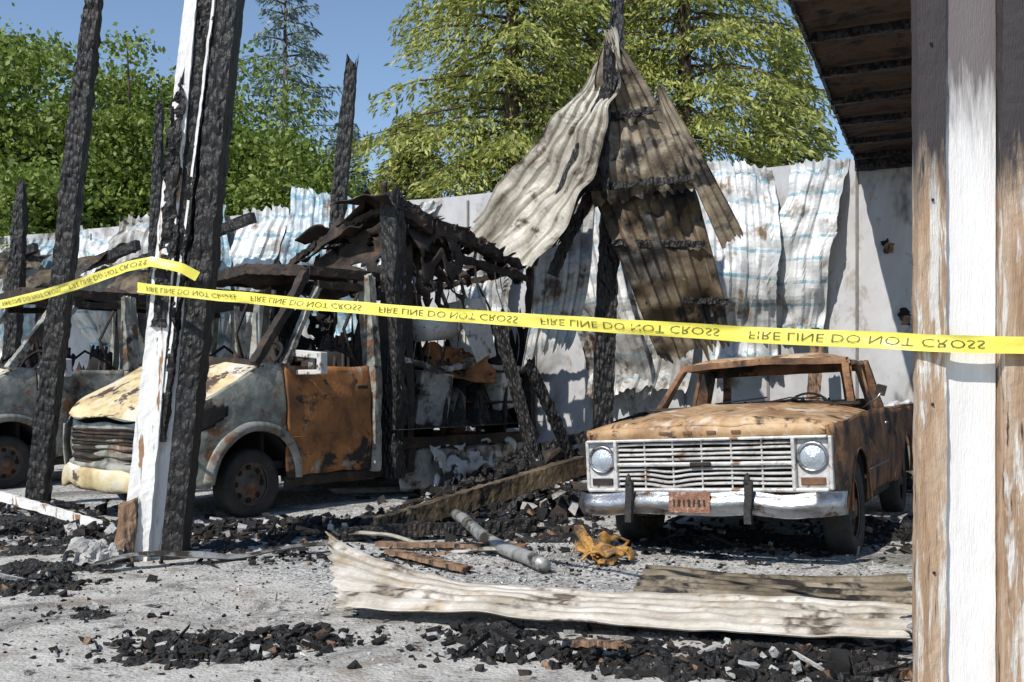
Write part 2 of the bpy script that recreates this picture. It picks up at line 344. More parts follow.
# ---------------------------------------------------------------- collapsed roofing
def bez(P,t):
    P=[Vector(p) for p in P]
    while len(P)>1: P=[P[i].lerp(P[i+1],t) for i in range(len(P)-1)]
    return P[0]
def two(L,Rr): return lambda u,v: bez(L,v).lerp(bez(Rr,v),u)
timber('charred_post',(.98,11.2,-.05),(1.18,11.2,5.55),.21,.19,m_char,rough=.03,seed=3,tip=.4,seg=90)
L1=[(.97,10.9,5.12),(.86,10.95,4.45),(.15,11.2,3.85),(-.58,11.6,3.14)]
R1=[(1.06,10.7,5.05),(1.14,10.5,3.9),(.80,10.4,3.25),(.19,10.4,2.50)]
sheet('corrugated_metal_sheet',two(L1,R1),80,60,7,.020,m_sheettan,cr=.15,cs=1.3,jag=.03,seed=21)
rd=empty('collapsed_roof_panel')
LA=[(.99,10.85,5.02),(.90,10.9,4.3),(.84,10.9,3.8),(.86,10.85,3.25)]
RA=[(1.12,10.8,5.05),(1.44,10.65,4.5),(1.76,10.6,3.9),(2.0,10.6,3.35)]
fA=two(LA,RA)
sheet('upper_panel',fA,80,60,4,.026,m_sheetmid,rd,cr=.16,jag=.05,seed=22)
LB=[(.86,10.95,3.42),(1.08,10.9,2.9),(1.30,10.9,2.3),(1.60,10.85,1.56)]
RB=[(1.96,10.8,3.48),(2.14,10.75,2.9),(2.26,10.8,2.3),(2.40,10.85,1.70)]
f2=two(LB,RB)
sheet('scorched_panel',f2,90,80,4,.030,m_sheetdark,rd,cr=.22,jag=.07,seed=23)
for i,(ff,v,a,b2) in enumerate(((fA,.46,.02,.80),(fA,.90,-.02,1.0),(f2,.36,-.02,.9),(f2,.70,.1,1.0))):
    p=ff(a,v)+Vector((0,-.08,0));q=ff(b2,v+.06)+Vector((0,-.09,.05))
    timber('burnt_purlin',p,q,.02,.07,m_char,rd,rough=.03,seed=i+4,seg=50)
timber('burnt_rafter',fA(.30,.05)+Vector((0,-.12,0)),fA(.12,.95)+Vector((0,-.14,0)),.07,.10,m_char,rd,rough=.035,seed=14,seg=60)
L3=[(1.50,10.5,4.38),(1.66,10.5,3.9),(1.95,10.45,3.3),(2.18,10.4,2.72)]
R3=[(1.56,10.45,4.42),(1.80,10.45,4.0),(2.15,10.45,3.45),(2.42,10.4,2.84)]
sheet('corrugated_metal_sheet',two(L3,R3),20,60,1.5,.02,m_sheetmid,cr=.06,jag=.03,seed=25)
L4=[(1.1,10.95,4.95),(.85,11.1,4.3),(.75,11.3,3.6),(.15,11.5,2.9)]
R4=[(1.12,10.95,4.9),(1.15,11.1,4.3),(1.0,11.2,3.8),(.55,11.1,2.8)]
sheet('corrugated_metal_sheet',two(L4,R4),30,50,3,.02,m_sheetdark,cr=.10,jag=.06,seed=27)
timber('charred_beam',(.2,10.9,2.6),(1.1,10.7,4.6),.09,.12,m_char,rough=.03,seed=8)
timber('charred_beam',(.45,11.1,2.5),(1.15,11.1,4.0),.08,.12,m_char,rough=.03,seed=9)
L5=[(.15,11.9,3.1),(.35,11.8,2.8),(.25,11.6,2.2),(.12,11.5,1.5)]
R5=[(1.0,11.9,3.6),(.95,11.8,3.0),(.95,11.7,2.4),(.7,11.6,1.75)]
sheet('corrugated_metal_sheet',two(L5,R5),50,50,5,.02,m_sheetplain,cr=.12,jag=.05,seed=29)

# ---------------------------------------------------------------- surviving roof, upper right
rf=empty('damaged_carport_roof')
a0=Vector((1.32,5.5,3.95));a1=Vector((4.52,13.15,4.30))
def froof(u,v):
    p=a0.lerp(a1,v); q=p+Vector((.906,-.4226,0))*(6*u)
    q.z+=.06*nz(u*3,v*4)*(1-v)
    if u<.06: q.z-=.06*(1-u/.06)*(.5+nz(v*9))
    return q
sheet('roof_sheeting',lambda u,v:froof(v,u),240,60,48,.012,m_roofund,rf,cr=.03,jag=0,seed=31)
for i in range(8):
    v=.05+i*.128
    timber('purlin',froof(.001,v)+Vector((0,0,-.06)),froof(1,v)+Vector((0,0,-.06)),.045,.07,m_char,rf,rough=.015,seed=i,seg=60)
timber('edge_trim',froof(.002,.0)+Vector((0,0,-.03)),froof(.002,1)+Vector((0,0,-.03)),.03,.06,m_char,rf,rough=.02,seed=43,seg=90)
timber('rafter',froof(.25,0)+Vector((0,0,-.20)),froof(.25,1)+Vector((0,0,-.20)),.12,.2,m_char,rf,rough=.03,seed=44,seg=60)
timber('wall_plate',froof(.0,.985)+Vector((0,0,-.12)),froof(1,.985)+Vector((0,0,-.12)),.10,.14,m_char,rf,rough=.02,seed=48,seg=60)
timber('fascia_beam',(1.5,4.35,4.0),(7.2,1.9,4.0),.15,.3,m_char,rf,rough=.03,seed=46)
timber('fascia_rafter',(1.9,4.3,4.0),(3.3,5.4,4.0),.12,.2,m_char,rf,rough=.03,seed=47)

# ---------------------------------------------------------------- front columns
col=empty('wooden_column')
S=(1,0,0)
timber('charred_edge_board',(1.748,4.19,-.03),(1.748,4.19,3.9),.118,.06,m_oldwood,col,rough=.007,seed=51,seg=130,side=S)
timber('white_board',(1.92,4.23,-.03),(1.92,4.23,3.9),.222,.06,m_whitepost,col,rough=.002,seed=52,seg=60,side=S)
timber('right_edge_board',(2.14,4.19,-.03),(2.14,4.19,3.9),.20,.09,m_oldwood,col,rough=.010,seed=53,seg=130,side=S)
timber('core',(2.04,4.36,-.03),(2.04,4.36,3.9),.40,.16,m_char,col,rough=.01,seed=54,seg=60,side=S)
for z in (2.05,1.2,.5,2.7): boxm('nail_plate',(1.745+.02*nz(z*7),4.155,z),(.012,.012,.012),m_black,col)
p=empty('wooden_post')
B=Vector((-2.64,7.4,-.03));T=Vector((-2.20,7.4,4.7))
def off(x,y=0): return (B+Vector((x,y,0)),T+Vector((x,y,0)))
a,b=off(-.115,-.10); timber('white_board',a,b+Vector((.04,0,0)),.20,.06,m_white,p,rough=.012,seed=61,seg=120,side=S,w2=.07)
a,b=off(.04,-.03); timber('charred_stud',a+Vector((-.01,0,.9)),b,.14,.16,m_char,p,rough=.03,seed=62,seg=160,side=S)
timber('charred_patch',(-2.57,7.28,1.7),(-2.40,7.28,3.5),.10,.05,m_char,p,rough=.045,seed=67,seg=90,side=S,tip=.6)
a,b=off(-.03,.02); timber('pale_core',a,b,.16,.12,m_white,p,rough=.01,seed=66,seg=60,side=S)
a,b=off(.10,-.10); timber('white_strip',a+Vector((0,0,1.2)),b,.018,.03,m_white,p,rough=.008,seed=63,seg=90,side=S)
a,b=off(.18,0); timber('charred_post_timber',a+Vector((-.04,0,0)),b,.15,.2,m_char,p,rough=.018,seed=64,seg=160,side=S)
timber('split_base_board',(-2.80,7.22,-.03),(-2.78,7.25,.42),.13,.05,m_wood,p,rough=.02,seed=65,seg=20,side=S)
timber('charred_post',(-5.04,10.6,-.05),(-4.40,10.6,5.6),.19,.17,m_char,rough=.03,seed=71,seg=140,tip=.3)
timber('charred_post',(-8.1,16,-.05),(-7.85,16,4.5),.2,.2,m_char,rough=.03,seed=72,tip=.5,seg=80)
timber('charred_post',(-2.6,13,-.05),(-2.08,13,5.45),.18,.18,m_char,rough=.035,seed=73,seg=110,tip=.3)
timber('charred_post',(-4.9,13.4,-.05),(-4.72,13.4,5.0),.13,.13,m_char,rough=.03,seed=74,tip=.4,seg=90)

# ---------------------------------------------------------------- caution tape
def tape(pts,w,text,flip=False,tw=.15,seed=0):
    P=[Vector(q) for q in pts]
    L=[0]
    for i in range(1,len(P)): L.append(L[-1]+(P[i]-P[i-1]).length)
    tot=L[-1]
    def at(s):
        s=max(0,min(tot,s))
        for i in range(1,len(P)):
            if s<=L[i]+1e-9: return P[i-1].lerp(P[i],(s-L[i-1])/(L[i]-L[i-1]))
        return P[-1]
    def pos(s,v,o=0):
        q=at(s); d=(at(s+.02)-at(s-.02)).normalized()
        n0=Vector((0,0,1)).cross(d).normalized()
        if n0.y>0: n0=-n0
        an=tw*math.sin(s*1.7+seed)+tw*1.2*nz(s*1.1+seed)
        up=(Vector((0,0,1))-d*d.z).normalized()
        up=(up*math.cos(an)+n0*math.sin(an)).normalized()
        n=up.cross(d).normalized()
        if n.y>0:n=-n
        return q+up*(v*w)+n*(o+.012*nz(s*5+seed,v*3))+Vector((0,0,.008*nz(s*2+seed)))
    nu=int(tot/.03)
    V=[pos(tot*i/nu,j/4-.5) for i in range(nu+1) for j in range(5)]
    F=[(i*5+j,(i+1)*5+j,(i+1)*5+j+1,i*5+j+1) for i in range(nu) for j in range(4)]
    o=mk('caution_tape',V,F,m_tape,None,True)
    cu=bpy.data.curves.new('t','FONT'); cu.body=text; cu.size=1; cu.resolution_u=2; cu.offset=-.012
    to=bpy.data.objects.new('t',cu); sc.collection.objects.link(to)
    dg=bpy.context.evaluated_depsgraph_get(); me=bpy.data.meshes.new_from_object(to.evaluated_get(dg))
    bpy.data.objects.remove(to)
    vs=[v.co.copy() for v in me.vertices]; fs=[tuple(pp.vertices) for pp in me.polygons]
    mx=max(v.x for v in vs); sc_=w*.70; xs_=1.7; TL=mx*sc_*xs_+.14; s0=.1; TV=[];TF=[]
    while s0+mx*sc_*xs_<tot:
        bse=len(TV)
        for v in vs:
            y=(v.y-.35)*sc_/w
            if flip: y=-y
            TV.append(pos(s0+v.x*sc_*xs_,y,.0035))
        TF+= [tuple(i+bse for i in f) for f in fs]
        s0+=TL
    mk('printed_text',TV,TF,m_tapetext,o)
def cat(a,b,sagz,n=24):
    a=Vector(a);b=Vector(b);return [a.lerp(b,i/n)-Vector((0,0,sagz*4*(i/n)*(1-i/n))) for i in range(n+1)]
tape(cat((-2.72,7.26,1.99),(1.66,4.14,1.455),.03)+[Vector((1.8,4.115,1.45)),Vector((2.05,4.11,1.445)),Vector((2.28,4.12,1.44))],.072,'FIRE LINE DO NOT CROSS',True,tw=.16,seed=1)
tape(cat((-5.35,9.4,1.98),(-2.80,7.25,2.14),.07)+[Vector((-2.6,7.2,2.17)),Vector((-2.38,7.19,2.12)),Vector((-2.27,7.22,2.06))],.075,'FIRE LINE DO NOT CROSS',True,tw=.4,seed=4)

# ---------------------------------------------------------------- pickup truck
tr=empty('burned_pickup_truck',(1.40,7.25,-.03),(0,R(-2.8),R(-28)))
def arch(zb,ar):
    def f(y):
        z=zb
        for (yc,zc,r) in ar:
            if abs(y-yc)<r: z=max(z,zc+math.sqrt(r*r-(y-yc)**2)*.98)
        return z
    return f
FW=.86; RW=3.78; WR=.38
tb=arch(.36,[(FW,.36,.44),(RW,.36,.43)])
def txf(y,z):
    x=.975-.16*abs(z-.72)**1.6
    if z<.86 and z>.80: x-=.012
    if y<.35: x-=.10*((.35-y)/.35)**2
    return x
def ttop(y): return lerp(.985,1.06,min(1,y/1.45)) if y<1.46 else 1.06
def sidep(par,nm,y0,y1,ny,nzz,top,bot,xf,mat,th=.015,dent=.012,sides=(1,-1)):
    for s in sides:
        def f(u,v):
            y=lerp(y0,y1,u); z=lerp(bot(y),top(y),v); return (s*xf(y,z),y,z)
        grid(nm,f,ny,nzz,mat,par,th,True,dent)
sidep(tr,'front_fender',.06,1.45,60,14,ttop,tb,txf,m_truck)
sidep(tr,'door',1.46,2.55,24,14,ttop,lambda y:.40,txf,m_truck)
sidep(tr,'cab_corner',2.56,2.92,10,14,ttop,lambda y:.38,txf,m_truck)
sidep(tr,'bed_side',2.97,4.9,70,14,lambda y:1.04,tb,txf,m_truck)
for s in(1,-1):
    for yc,rr in((FW,.44),(RW,.43)):
        tube('wheel_arch_lip',[(s*(txf(yc,.7)+.004),yc+rr*math.cos(t),.36+rr*.985*math.sin(t)) for t in [k*math.pi/20 for k in range(21)]],.012,m_truck,tr,6)
        grid('wheel_well',lambda u,w,s=s,yc=yc,rr=rr:(s*lerp(.35,.94,w),yc+rr*math.cos(math.pi*u),.36+rr*math.sin(math.pi*u)),24,4,m_black,tr,.01)
    tube('side_trim',[(s*(txf(y,.60)+.008),y,.60) for y in [1.3+.1*k for k in range(12)]],.010,m_chrome,tr,6)
    boxm('door_handle',(s*.97,2.4,.93),(.03,.12,.025),m_chrome,tr)
    boxm('sill',(s*.90,2.05,.36),(.06,1.3,.08),m_charmetal,tr)
for s in(1,-1):
    def f(u,v):
        y=lerp(.05,1.45,v); x=lerp(.70,txf(y,ttop(y)),u); z=ttop(y)+.02+.035*(1-u)-.02*u*u
        if v<.05: z-=.03*(1-v/.05)
        return (s*x,y,z)
    grid('fender_top',f,10,30,m_truck_hood,tr,.012,True,.01)
def hood(u,v):
    x=lerp(-.695,.695,u); y=lerp(.03,1.42,v)
    z=lerp(1.025,1.12,v)+.035*(1-(x/.7)**2)+.018*math.exp(-((abs(x)-.35)/.07)**2)
    if v<.06: z-=.05*(1-v/.06)**2
    return (x,y,z)
grid('hood',hood,50,50,m_truck_hood,tr,.014,True,.03,2.2)
grid('hood_front_lip',lambda u,v:(lerp(-.93,.93,u),.035-.015*math.sin(math.pi*v)+.09*abs(2*u-1)**8,lerp(.925,1.0+.01*(1-abs(2*u-1)**4),v)),50,8,m_truck_hood,tr,.02,True,.015)
grid('cowl',lambda u,v:(lerp(-.9,.9,u),lerp(1.42,1.56,v),1.12+.02*math.sin(v*3)),20,4,m_charmetal,tr,.01,True,.01)
for k in range(4): boxm('hood_letter',(-.27+.18*k,.006,.965),(.07,.010,.022),m_truck,tr)
grid('grille_backing',lambda u,v:(lerp(-.9,.9,u),.13,lerp(.50,.94,v)),4,4,m_black,tr,.01)
boxm('grille_top_rail',(0,.035,.915),(1.80,.06,.022),m_grille,tr)
boxm('grille_bottom_rail',(0,.035,.545),(1.80,.06,.03),m_grille,tr)
for z in [.583+.0365*k for k in range(9)]:
    def f(u,v,z=z):
        x=lerp(-.66,.66,u); return (x,.03+.02*v+.008*nz(x*4,z*9),z+lerp(0,.014,v)+.009*nz(x*2.5,z*20)-.02*math.exp(-((x+.25)/.12)**2)*(z<.7))
    grid('grille_bar',f,40,2,m_grille,tr,.007,False)
boxm('grille_mid_bar',(0,.025,.735),(1.32,.03,.03),m_grille,tr)
boxm('grille_badge',(0,.0,.735),(.16,.02,.03),m_charmetal,tr)
for x in(-.44,-.22,.22,.44,0): boxm('grille_rib',(x,.045,.73),(.012,.02,.36),m_grille,tr)
for x in(-.665,.665,-.91,.91): boxm('grille_post',(x,.035+(.04 if abs(x)>.8 else 0),.73),(.028,.07,.38),m_grille,tr)
for s in(1,-1):
    cx=s*.79
    boxm('headlight_bezel',(cx,.075,.73),(.23,.05,.36),m_grille,tr,bev=.02)
    tube('headlight_ring',[(cx+.098*math.cos(t),.043,.775+.098*math.sin(t)) for t in [k*6.283/28 for k in range(28)]],.014,m_chrome,tr,8,True)
    V=[];F=[]
    for j in range(6):
        r=.092*(j/5)
        for k in range(24): V.append((cx+r*math.cos(k*6.283/24),.048-.03*math.cos(j/5*1.57),.775+r*math.sin(k*6.283/24)))
    for j in range(5):
        for k in range(24): F.append((j*24+k,j*24+(k+1)%24,(j+1)*24+(k+1)%24,(j+1)*24+k))
    mk('headlight',V,F,m_glassl,tr,True)
    boxm('parking_lamp',(cx,.045,.605),(.17,.02,.055),m_truck if s>0 else m_charmetal,tr)
grid('valance',lambda u,v:(lerp(-.92,.92,u),.10,lerp(.36,.53,v)),20,3,m_truck,tr,.01,True,.01)
def bump(u,v):
    x=lerp(-1.0,1.0,u); a=abs(x)
    y=-.12+.04*a*a+ (.30*max(0,a-.86)/.14*.6 if a>.86 else 0)
    t=v*math.pi
    return (x,y-.030*math.sin(t)+.012*math.sin(3*t),.46-.085*math.cos(t)+.014*nz(x*2.2,1)-.012*(a*a))
grid('bumper',bump,60,14,m_chrome,tr,.006,True,.022,3)
for x in(-.50,.38):
    timber('bumper_guard',(x,-.185,.33),(x+.01,-.165,.62),.05,.05,m_rubber,tr,rough=.008,seg=12)
    tube('guard_tip',[(x,-.17,.60),(x,-.16,.655),(x,-.15,.68)],[.028,.02,.006],m_rubber,tr)
boxm('license_plate',(-.04,-.175,.475),(.305,.012,.15),m_plate,tr,(R(-4),R(1),0))
for k in range(7): boxm('plate_character',(-.15+.037*k,-.184,.472),(.012+.008*(k%2),.005,.05),m_charmetal,tr,(R(-4),R(8*math.sin(k*2)),0),.003)
for x in(-.45,.45): boxm('frame_horn',(x,.1,.42),(.08,.3,.12),m_charmetal,tr)
boxm('chassis',(0,2.6,.38),(.8,4.2,.14),m_black,tr)
boxm('radiator_and_engine',(0,.8,.70),(1.0,1.1,.45),m_black,tr)
boxm('firewall',(0,1.47,.78),(1.78,.04,.62),m_charmetal,tr)
boxm('cab_floor',(0,2.1,.42),(1.8,1.3,.05),m_charmetal,tr)
boxm('cab_back_panel',(0,2.9,.74),(1.78,.03,.62),m_charmetal,tr)
boxm('dashboard',(0,1.62,.98),(1.6,.14,.14),m_charmetal,tr,bev=.04)
tube('steering_wheel',[(.40+.20*math.cos(t),1.86+.07*math.sin(t),1.05+.17*math.sin(t)) for t in [k*6.283/24 for k in range(24)]],.012,m_black,tr,6,True)
tube('steering_column',[(.40,1.86,1.05),(.40,1.6,.85)],.02,m_black,tr)
for x in [-.7+.1*k for k in range(15)]:
    tube('seat_spring',[(x,2.3,.60),(x+.01,2.6,.68),(x,2.72,.9),(x+.02,2.76,1.15+.05*nz(x*9))],.012,m_charmetal,tr,5)
tube('seat_frame',[(-.72,2.75,1.12),(0,2.78,1.15),(.72,2.75,1.10)],.02,m_charmetal,tr)
def pil(nm,pts,r,mat=m_truck): 
    P=[Vector(q) for q in pts]
    for i in range(len(P)-1): timber(nm,P[i],P[i+1],r,r*.8,mat,tr,rough=.006,seg=10)
RZ=1.50
for s in(1,-1):
    pil('windscreen_pillar',[(s*.83,1.47,1.10),(s*.72,1.93,RZ-.02)],.055)
    pil('door_window_frame',[(s*.84,1.56,1.06),(s*.745,2.0,RZ-.04)],.03)
    pil('rear_pillar',[(s*.84,2.80,1.05),(s*.73,2.72,RZ-.02)],.13)
    pil('door_rear_frame',[(s*.85,2.52,1.05),(s*.745,2.5,RZ-.03)],.03)
    pil('roof_gutter',[(s*.745,1.93,RZ-.02),(s*.745,2.75,RZ-.02)],.035,m_truck_hood)
    pil('rear_window_jamb',[(s*.60,2.86,1.05),(s*.56,2.80,RZ-.04)],.07)
def roof(u,v):
    x=lerp(-.76,.76,u);y=lerp(1.90,2.84,v)
    ex=abs(2*u-1);ey=abs(2*v-1)
    return (x*(1-.05*ey**6),y,RZ+.075*(1-ex**3)*(1-.7*ey**4)-.03*ex**8+.02*nz(x*1.5,y*1.5))
grid('cab_roof',roof,36,28,m_truck_hood,tr,.025,True,.018)
pil('windscreen_header',[(-.74,1.92,RZ-.01),(0,1.90,RZ+.02),(.74,1.92,RZ-.01)],.07)
pil('rear_header',[(-.72,2.80,RZ-.04),(.72,2.80,RZ-.04)],.12)
pil('windscreen_base',[(-.83,1.47,1.11),(0,1.44,1.14),(.83,1.47,1.11)],.04)
pil('rear_window_base',[(-.8,2.88,1.10),(.8,2.88,1.10)],.12)
tube('wiper',[(-.3,1.45,1.16),(.15,1.47,1.20)],.007,m_black,tr,5);tube('wiper',[(.2,1.43,1.16),(.6,1.46,1.19)],.007,m_black,tr,5)
tube('hanging_wire',[(.1,1.5,1.15),(.35,1.42,1.19),(.6,1.40,1.17),(.75,1.45,1.13)],.006,m_black,tr,5)
tube('mirror_arm',[(.90,1.62,1.08),(1.02,1.60,1.16),(1.05,1.60,1.2)],.008,m_chrome,tr,6)
boxm('mirror_head',(1.05,1.6,1.22),(.08,.02,.09),m_charmetal,tr,(.2,.3,.1))
boxm('bed_floor',(0,3.95,.62),(1.7,1.9,.04),m_truck,tr); boxm('bed_front_wall',(0,2.99,.80),(1.82,.03,.46),m_truck,tr); boxm('tailgate',(0,4.9,.82),(1.8,.04,.44),m_truck,tr)
for s in(1,-1):
    tube('bed_rail',[(s*.93,2.98,1.04),(s*.935,3.9,1.05),(s*.93,4.9,1.04)],.022,m_truck,tr)
wheel(tr,(.84,FW,.335),1,WR,.21,'wheel_front',squash=.97); wheel(tr,(-.80,FW,.36),-1,WR,.2,'wheel_front',squash=.95)
wheel(tr,(.82,RW,.325),1,WR,.2,'wheel_rear',squash=.93); wheel(tr,(-.80,RW,.36),-1,WR,.2,'wheel_rear',squash=.93)

# ---------------------------------------------------------------- vans
def van(origin,rot,boxb,nm,s0=0):
    v=empty(nm,origin,(0,0,rot))
    WC=1.02;AR=.50
    def pl(n_,pts,r,mat=m_charmetal,h=None,ro=.012):
        P=[Vector(q) for q in pts]
        for i in range(len(P)-1): timber(n_,P[i],P[i+1],r,h or r,mat,v,rough=ro,seg=20,seed=i+s0+r*9)
    bt=arch(.34,[(WC,.37,AR)])
    def xf(y,z):
        x=.985-.10*abs(z-.85)**2
        if y<.75: x-=.30*((.75-y)/.75)**2.3
        if z>1.2: x-=.06*(z-1.2)
        return x
    def top(y):
        if y<.12: return .92
        if y<1.15: return .92+.60*((y-.12)/1.03)**.75
        return 1.52
    sidep(v,'front_fender',.06,1.38,60,18,top,bt,xf,m_van,dent=.03)
    for s in(1,-1):
        def f(u,w,s=s):
            t=math.pi*u; r=lerp(AR-.01,AR+.10,w)
            y=WC+r*math.cos(t);z=.37+r*.98*math.sin(t)
            z=max(z,.3)
            return (s*(xf(y,z)+.035*math.sin(math.pi*min(1,w*.9+.1))+.004),y,z)
        grid('flared_wheel_arch',f,40,8,m_van,v,.008,True,.012)
        def g(u,w,s=s):
            t=math.pi*u; return (s*lerp(.35,.94,w),WC+(AR)*math.cos(t),.37+AR*math.sin(t))
        grid('wheel_well',g,24,4,m_black,v,.01)
        def hcv(u,w,s=s):
            y=lerp(.16,.66,u); z=lerp(.80,1.0,w)+.16*u; return (s*(xf(y,z)+.008),y,z)
        grid('headlight_socket',hcv,12,8,m_black,v,.012,True,.02,holes=lambda a,b:(abs(a-.5)*2)**2+(abs(b-.5)*2)**2>1.05)
    sidep(v,'door',1.40,2.62,30,18,lambda y:1.50,lambda y:.38,xf,m_vandoor if boxb else m_van,dent=.04)
    sidep(v,'lower_sill',1.40,2.9,20,3,lambda y:.38,lambda y:.27,lambda y,z:xf(y,z)-.02,m_charmetal)
    for s in(1,-1):
        tube('door_seam',[(s*(xf(2.63,z)+.002),2.63,z) for z in(.38,.8,1.2,1.5)],.012,m_black,v,5)
        tube('door_swage',[(s*(xf(y,.80)+.004),y,.78) for y in(1.42,1.8,2.2,2.6)],.012,m_vandoor,v,5)
        boxm('door_handle',(s*.985,2.48,1.28),(.03,.16,.04),m_charmetal,v)
    def hd(u,w):
        x=lerp(-1,1,u); y=lerp(.04+.13*abs(x)**2.5,1.15,w); hw=min(xf(y,1.0)-.01,.93)
        z=top(max(.12,y))+.07*(1-x*x)*(1-.3*w)+.012*math.exp(-((abs(x)-.55)/.06)**2)
        return (x*hw,y,z)
    grid('hood',hd,50,40,m_vanhood,v,.014,True,.05,1.8)
    def fas(u,w):
        x=lerp(-1,1,u); z=lerp(.30,.94,w); hw=.74
        return (x*hw,.02+.13*abs(x)**2.5+.02*math.sin(w*8)+(-.05 if z<.55 else 0),z)
    grid('front_fascia',fas,40,24,m_van,v,.015,True,.04,2.5)
    def gr(u,w):
        x=lerp(-.60,.60,u)*(1-.12*(1-w)); z=lerp(.56,.89,w); return (x,-.005+.10*abs(x/.74)**2.5+.012*math.sin(w*30),z)
    grid('grille',gr,30,30,m_charmetal,v,.01,True,.012,4)
    for k in range(4):
        tube('grille_slat',[(x,-.025+.11*abs(x/.74)**2.5,.62+.075*k+.02*nz(x*4,k)) for x in [-.55+.1*i for i in range(12)]],.010,m_charmetal,v,5)
    def bm(u,w):
        x=lerp(-1,1,u);t=w*math.pi; return (x*.93,-.09+.32*abs(x)**3-.03*math.sin(t),.43-.10*math.cos(t)-.05*(x+.2)**2+.02*nz(x*3))
    grid('bumper',bm,40,8,m_vanhood,v,.008,True,.05,3)
    RZ=2.50
    for s in(1,-1):
        pl('windscreen_pillar',[(s*.90,1.05,1.50),(s*.84,1.55,2.12),(s*.78,1.85,RZ)],.085,m_van if not boxb else m_charmetal)
        pl('door_frame_front',[(s*.93,1.42,1.50),(s*.86,1.80,2.12),(s*.82,2.0,2.36)],.06,m_van)
        pl('door_frame_top',[(s*.82,1.95,2.36),(s*.82,2.6,2.38)],.08,m_charmetal)
        pl('b_pillar',[(s*.95,2.68,.35),(s*.95,2.68,1.5),(s*.84,2.68,RZ)],.18,m_van,.10)
        pl('cant_rail',[(s*.79,1.85,RZ),(s*.82,2.9,RZ+.02)],.10,m_charmetal)
        pl('mirror_arm',[(s*.92,1.58,1.55),(s*1.12,1.60,1.6)],.04,m_charmetal)
        boxm('mirror_bracket',(s*1.10,1.6,1.61),(.40,.10,.07),m_applwhite,v,(0,.08*s,0)); boxm('mirror_bracket_low',(s*1.08,1.6,1.43),(.38,.08,.05),m_applwhite,v)
        boxm('mirror_side',(s*1.27,1.6,1.52),(.06,.1,.22),m_applwhite,v);boxm('mirror_back',(s*1.10,1.62,1.51),(.07,.04,.15),m_alu,v)
        tube('door_wire',[(s*.9,1.8,1.55),(s*.85,2.1,1.75),(s*.9,2.4,1.6),(s*.93,2.5,1.5)],.018,m_black,v,5)
        tube('window_regulator',[(s*.9,2.5,2.3),(s*.88,2.3,1.9),(s*.9,2.45,1.5)],.02,m_charmetal,v,5)
    def rf_(u,w):
        x=lerp(-.84,.84,u);y=lerp(1.78,2.95,w);e=abs(2*u-1)
        return (x,y,RZ+.10*(1-e**3)*(.4+.6*math.sin(min(1,w*2)*1.57))-.12*math.exp(-((x+.2)**2+(y-2.3)**2)*6)+.05*nz(x*3,y*3))
    grid('cab_roof',rf_,40,30,m_charmetal,v,.04,True,.09,3)
    pl('windscreen_header',[(-.79,1.84,RZ),(0,1.76,RZ+.06),(.79,1.84,RZ)],.11,m_charmetal)
    pl('scuttle',[(-.90,1.10,1.50),(0,1.02,1.56),(.90,1.10,1.50)],.09,m_charmetal)
    boxm('dashboard',(0,1.30,1.38),(1.7,.4,.22),m_black,v,bev=.06)
    mound('melted_cab_contents',0,2.0,.85,.7,.7,3+s0,m_charmetal,v,base=1.25,n=50,fr=4)
    boxm('engine_block',(0,.60,.68),(1.1,.8,.5),m_black,v); boxm('firewall',(0,1.2,.85),(1.7,.05,1.0),m_black,v); boxm('floor',(0,2.1,.5),(1.8,1.7,.08),m_black,v)
    tube('steering_wheel',[(.42+.21*math.cos(t),1.62+.12*math.sin(t),1.60+.15*math.sin(t)) for t in [k*6.283/24 for k in range(24)]],.018,m_black,v,6,True)
    for x in(-.45,.45):
        for dx in(-.22,-.07,.07,.22): tube('seat_frame',[(x+dx,1.95,.95),(x+dx,2.35,.95),(x+dx,2.5,1.35),(x+dx*.7,2.58,1.85+.1*nz(dx*30))],.02,m_charmetal,v,5)
        boxm('seat_base',(x,2.15,.78),(.5,.5,.3),m_black,v)
        grid('seat_back_remnant',lambda u,w,x=x:(x+lerp(-.24,.24,u),2.5+.08*w,lerp(.9,1.8-.3*abs(nz(u*6+x)),w)),14,14,m_black,v,.04,True,.08,4)
    for s in(1,-1):
        wheel(v,(s*.82,WC,.335),s,.345,.22,'wheel_front',tyre=True,squash=.97)
        wheel(v,(s*.82,4.75,.335),s,.345,.22,'wheel_rear',squash=.95)
    boxm('chassis',(0,3.6,.42),(.9,4.4,.16),m_black,v)
    random.seed(11+s0)
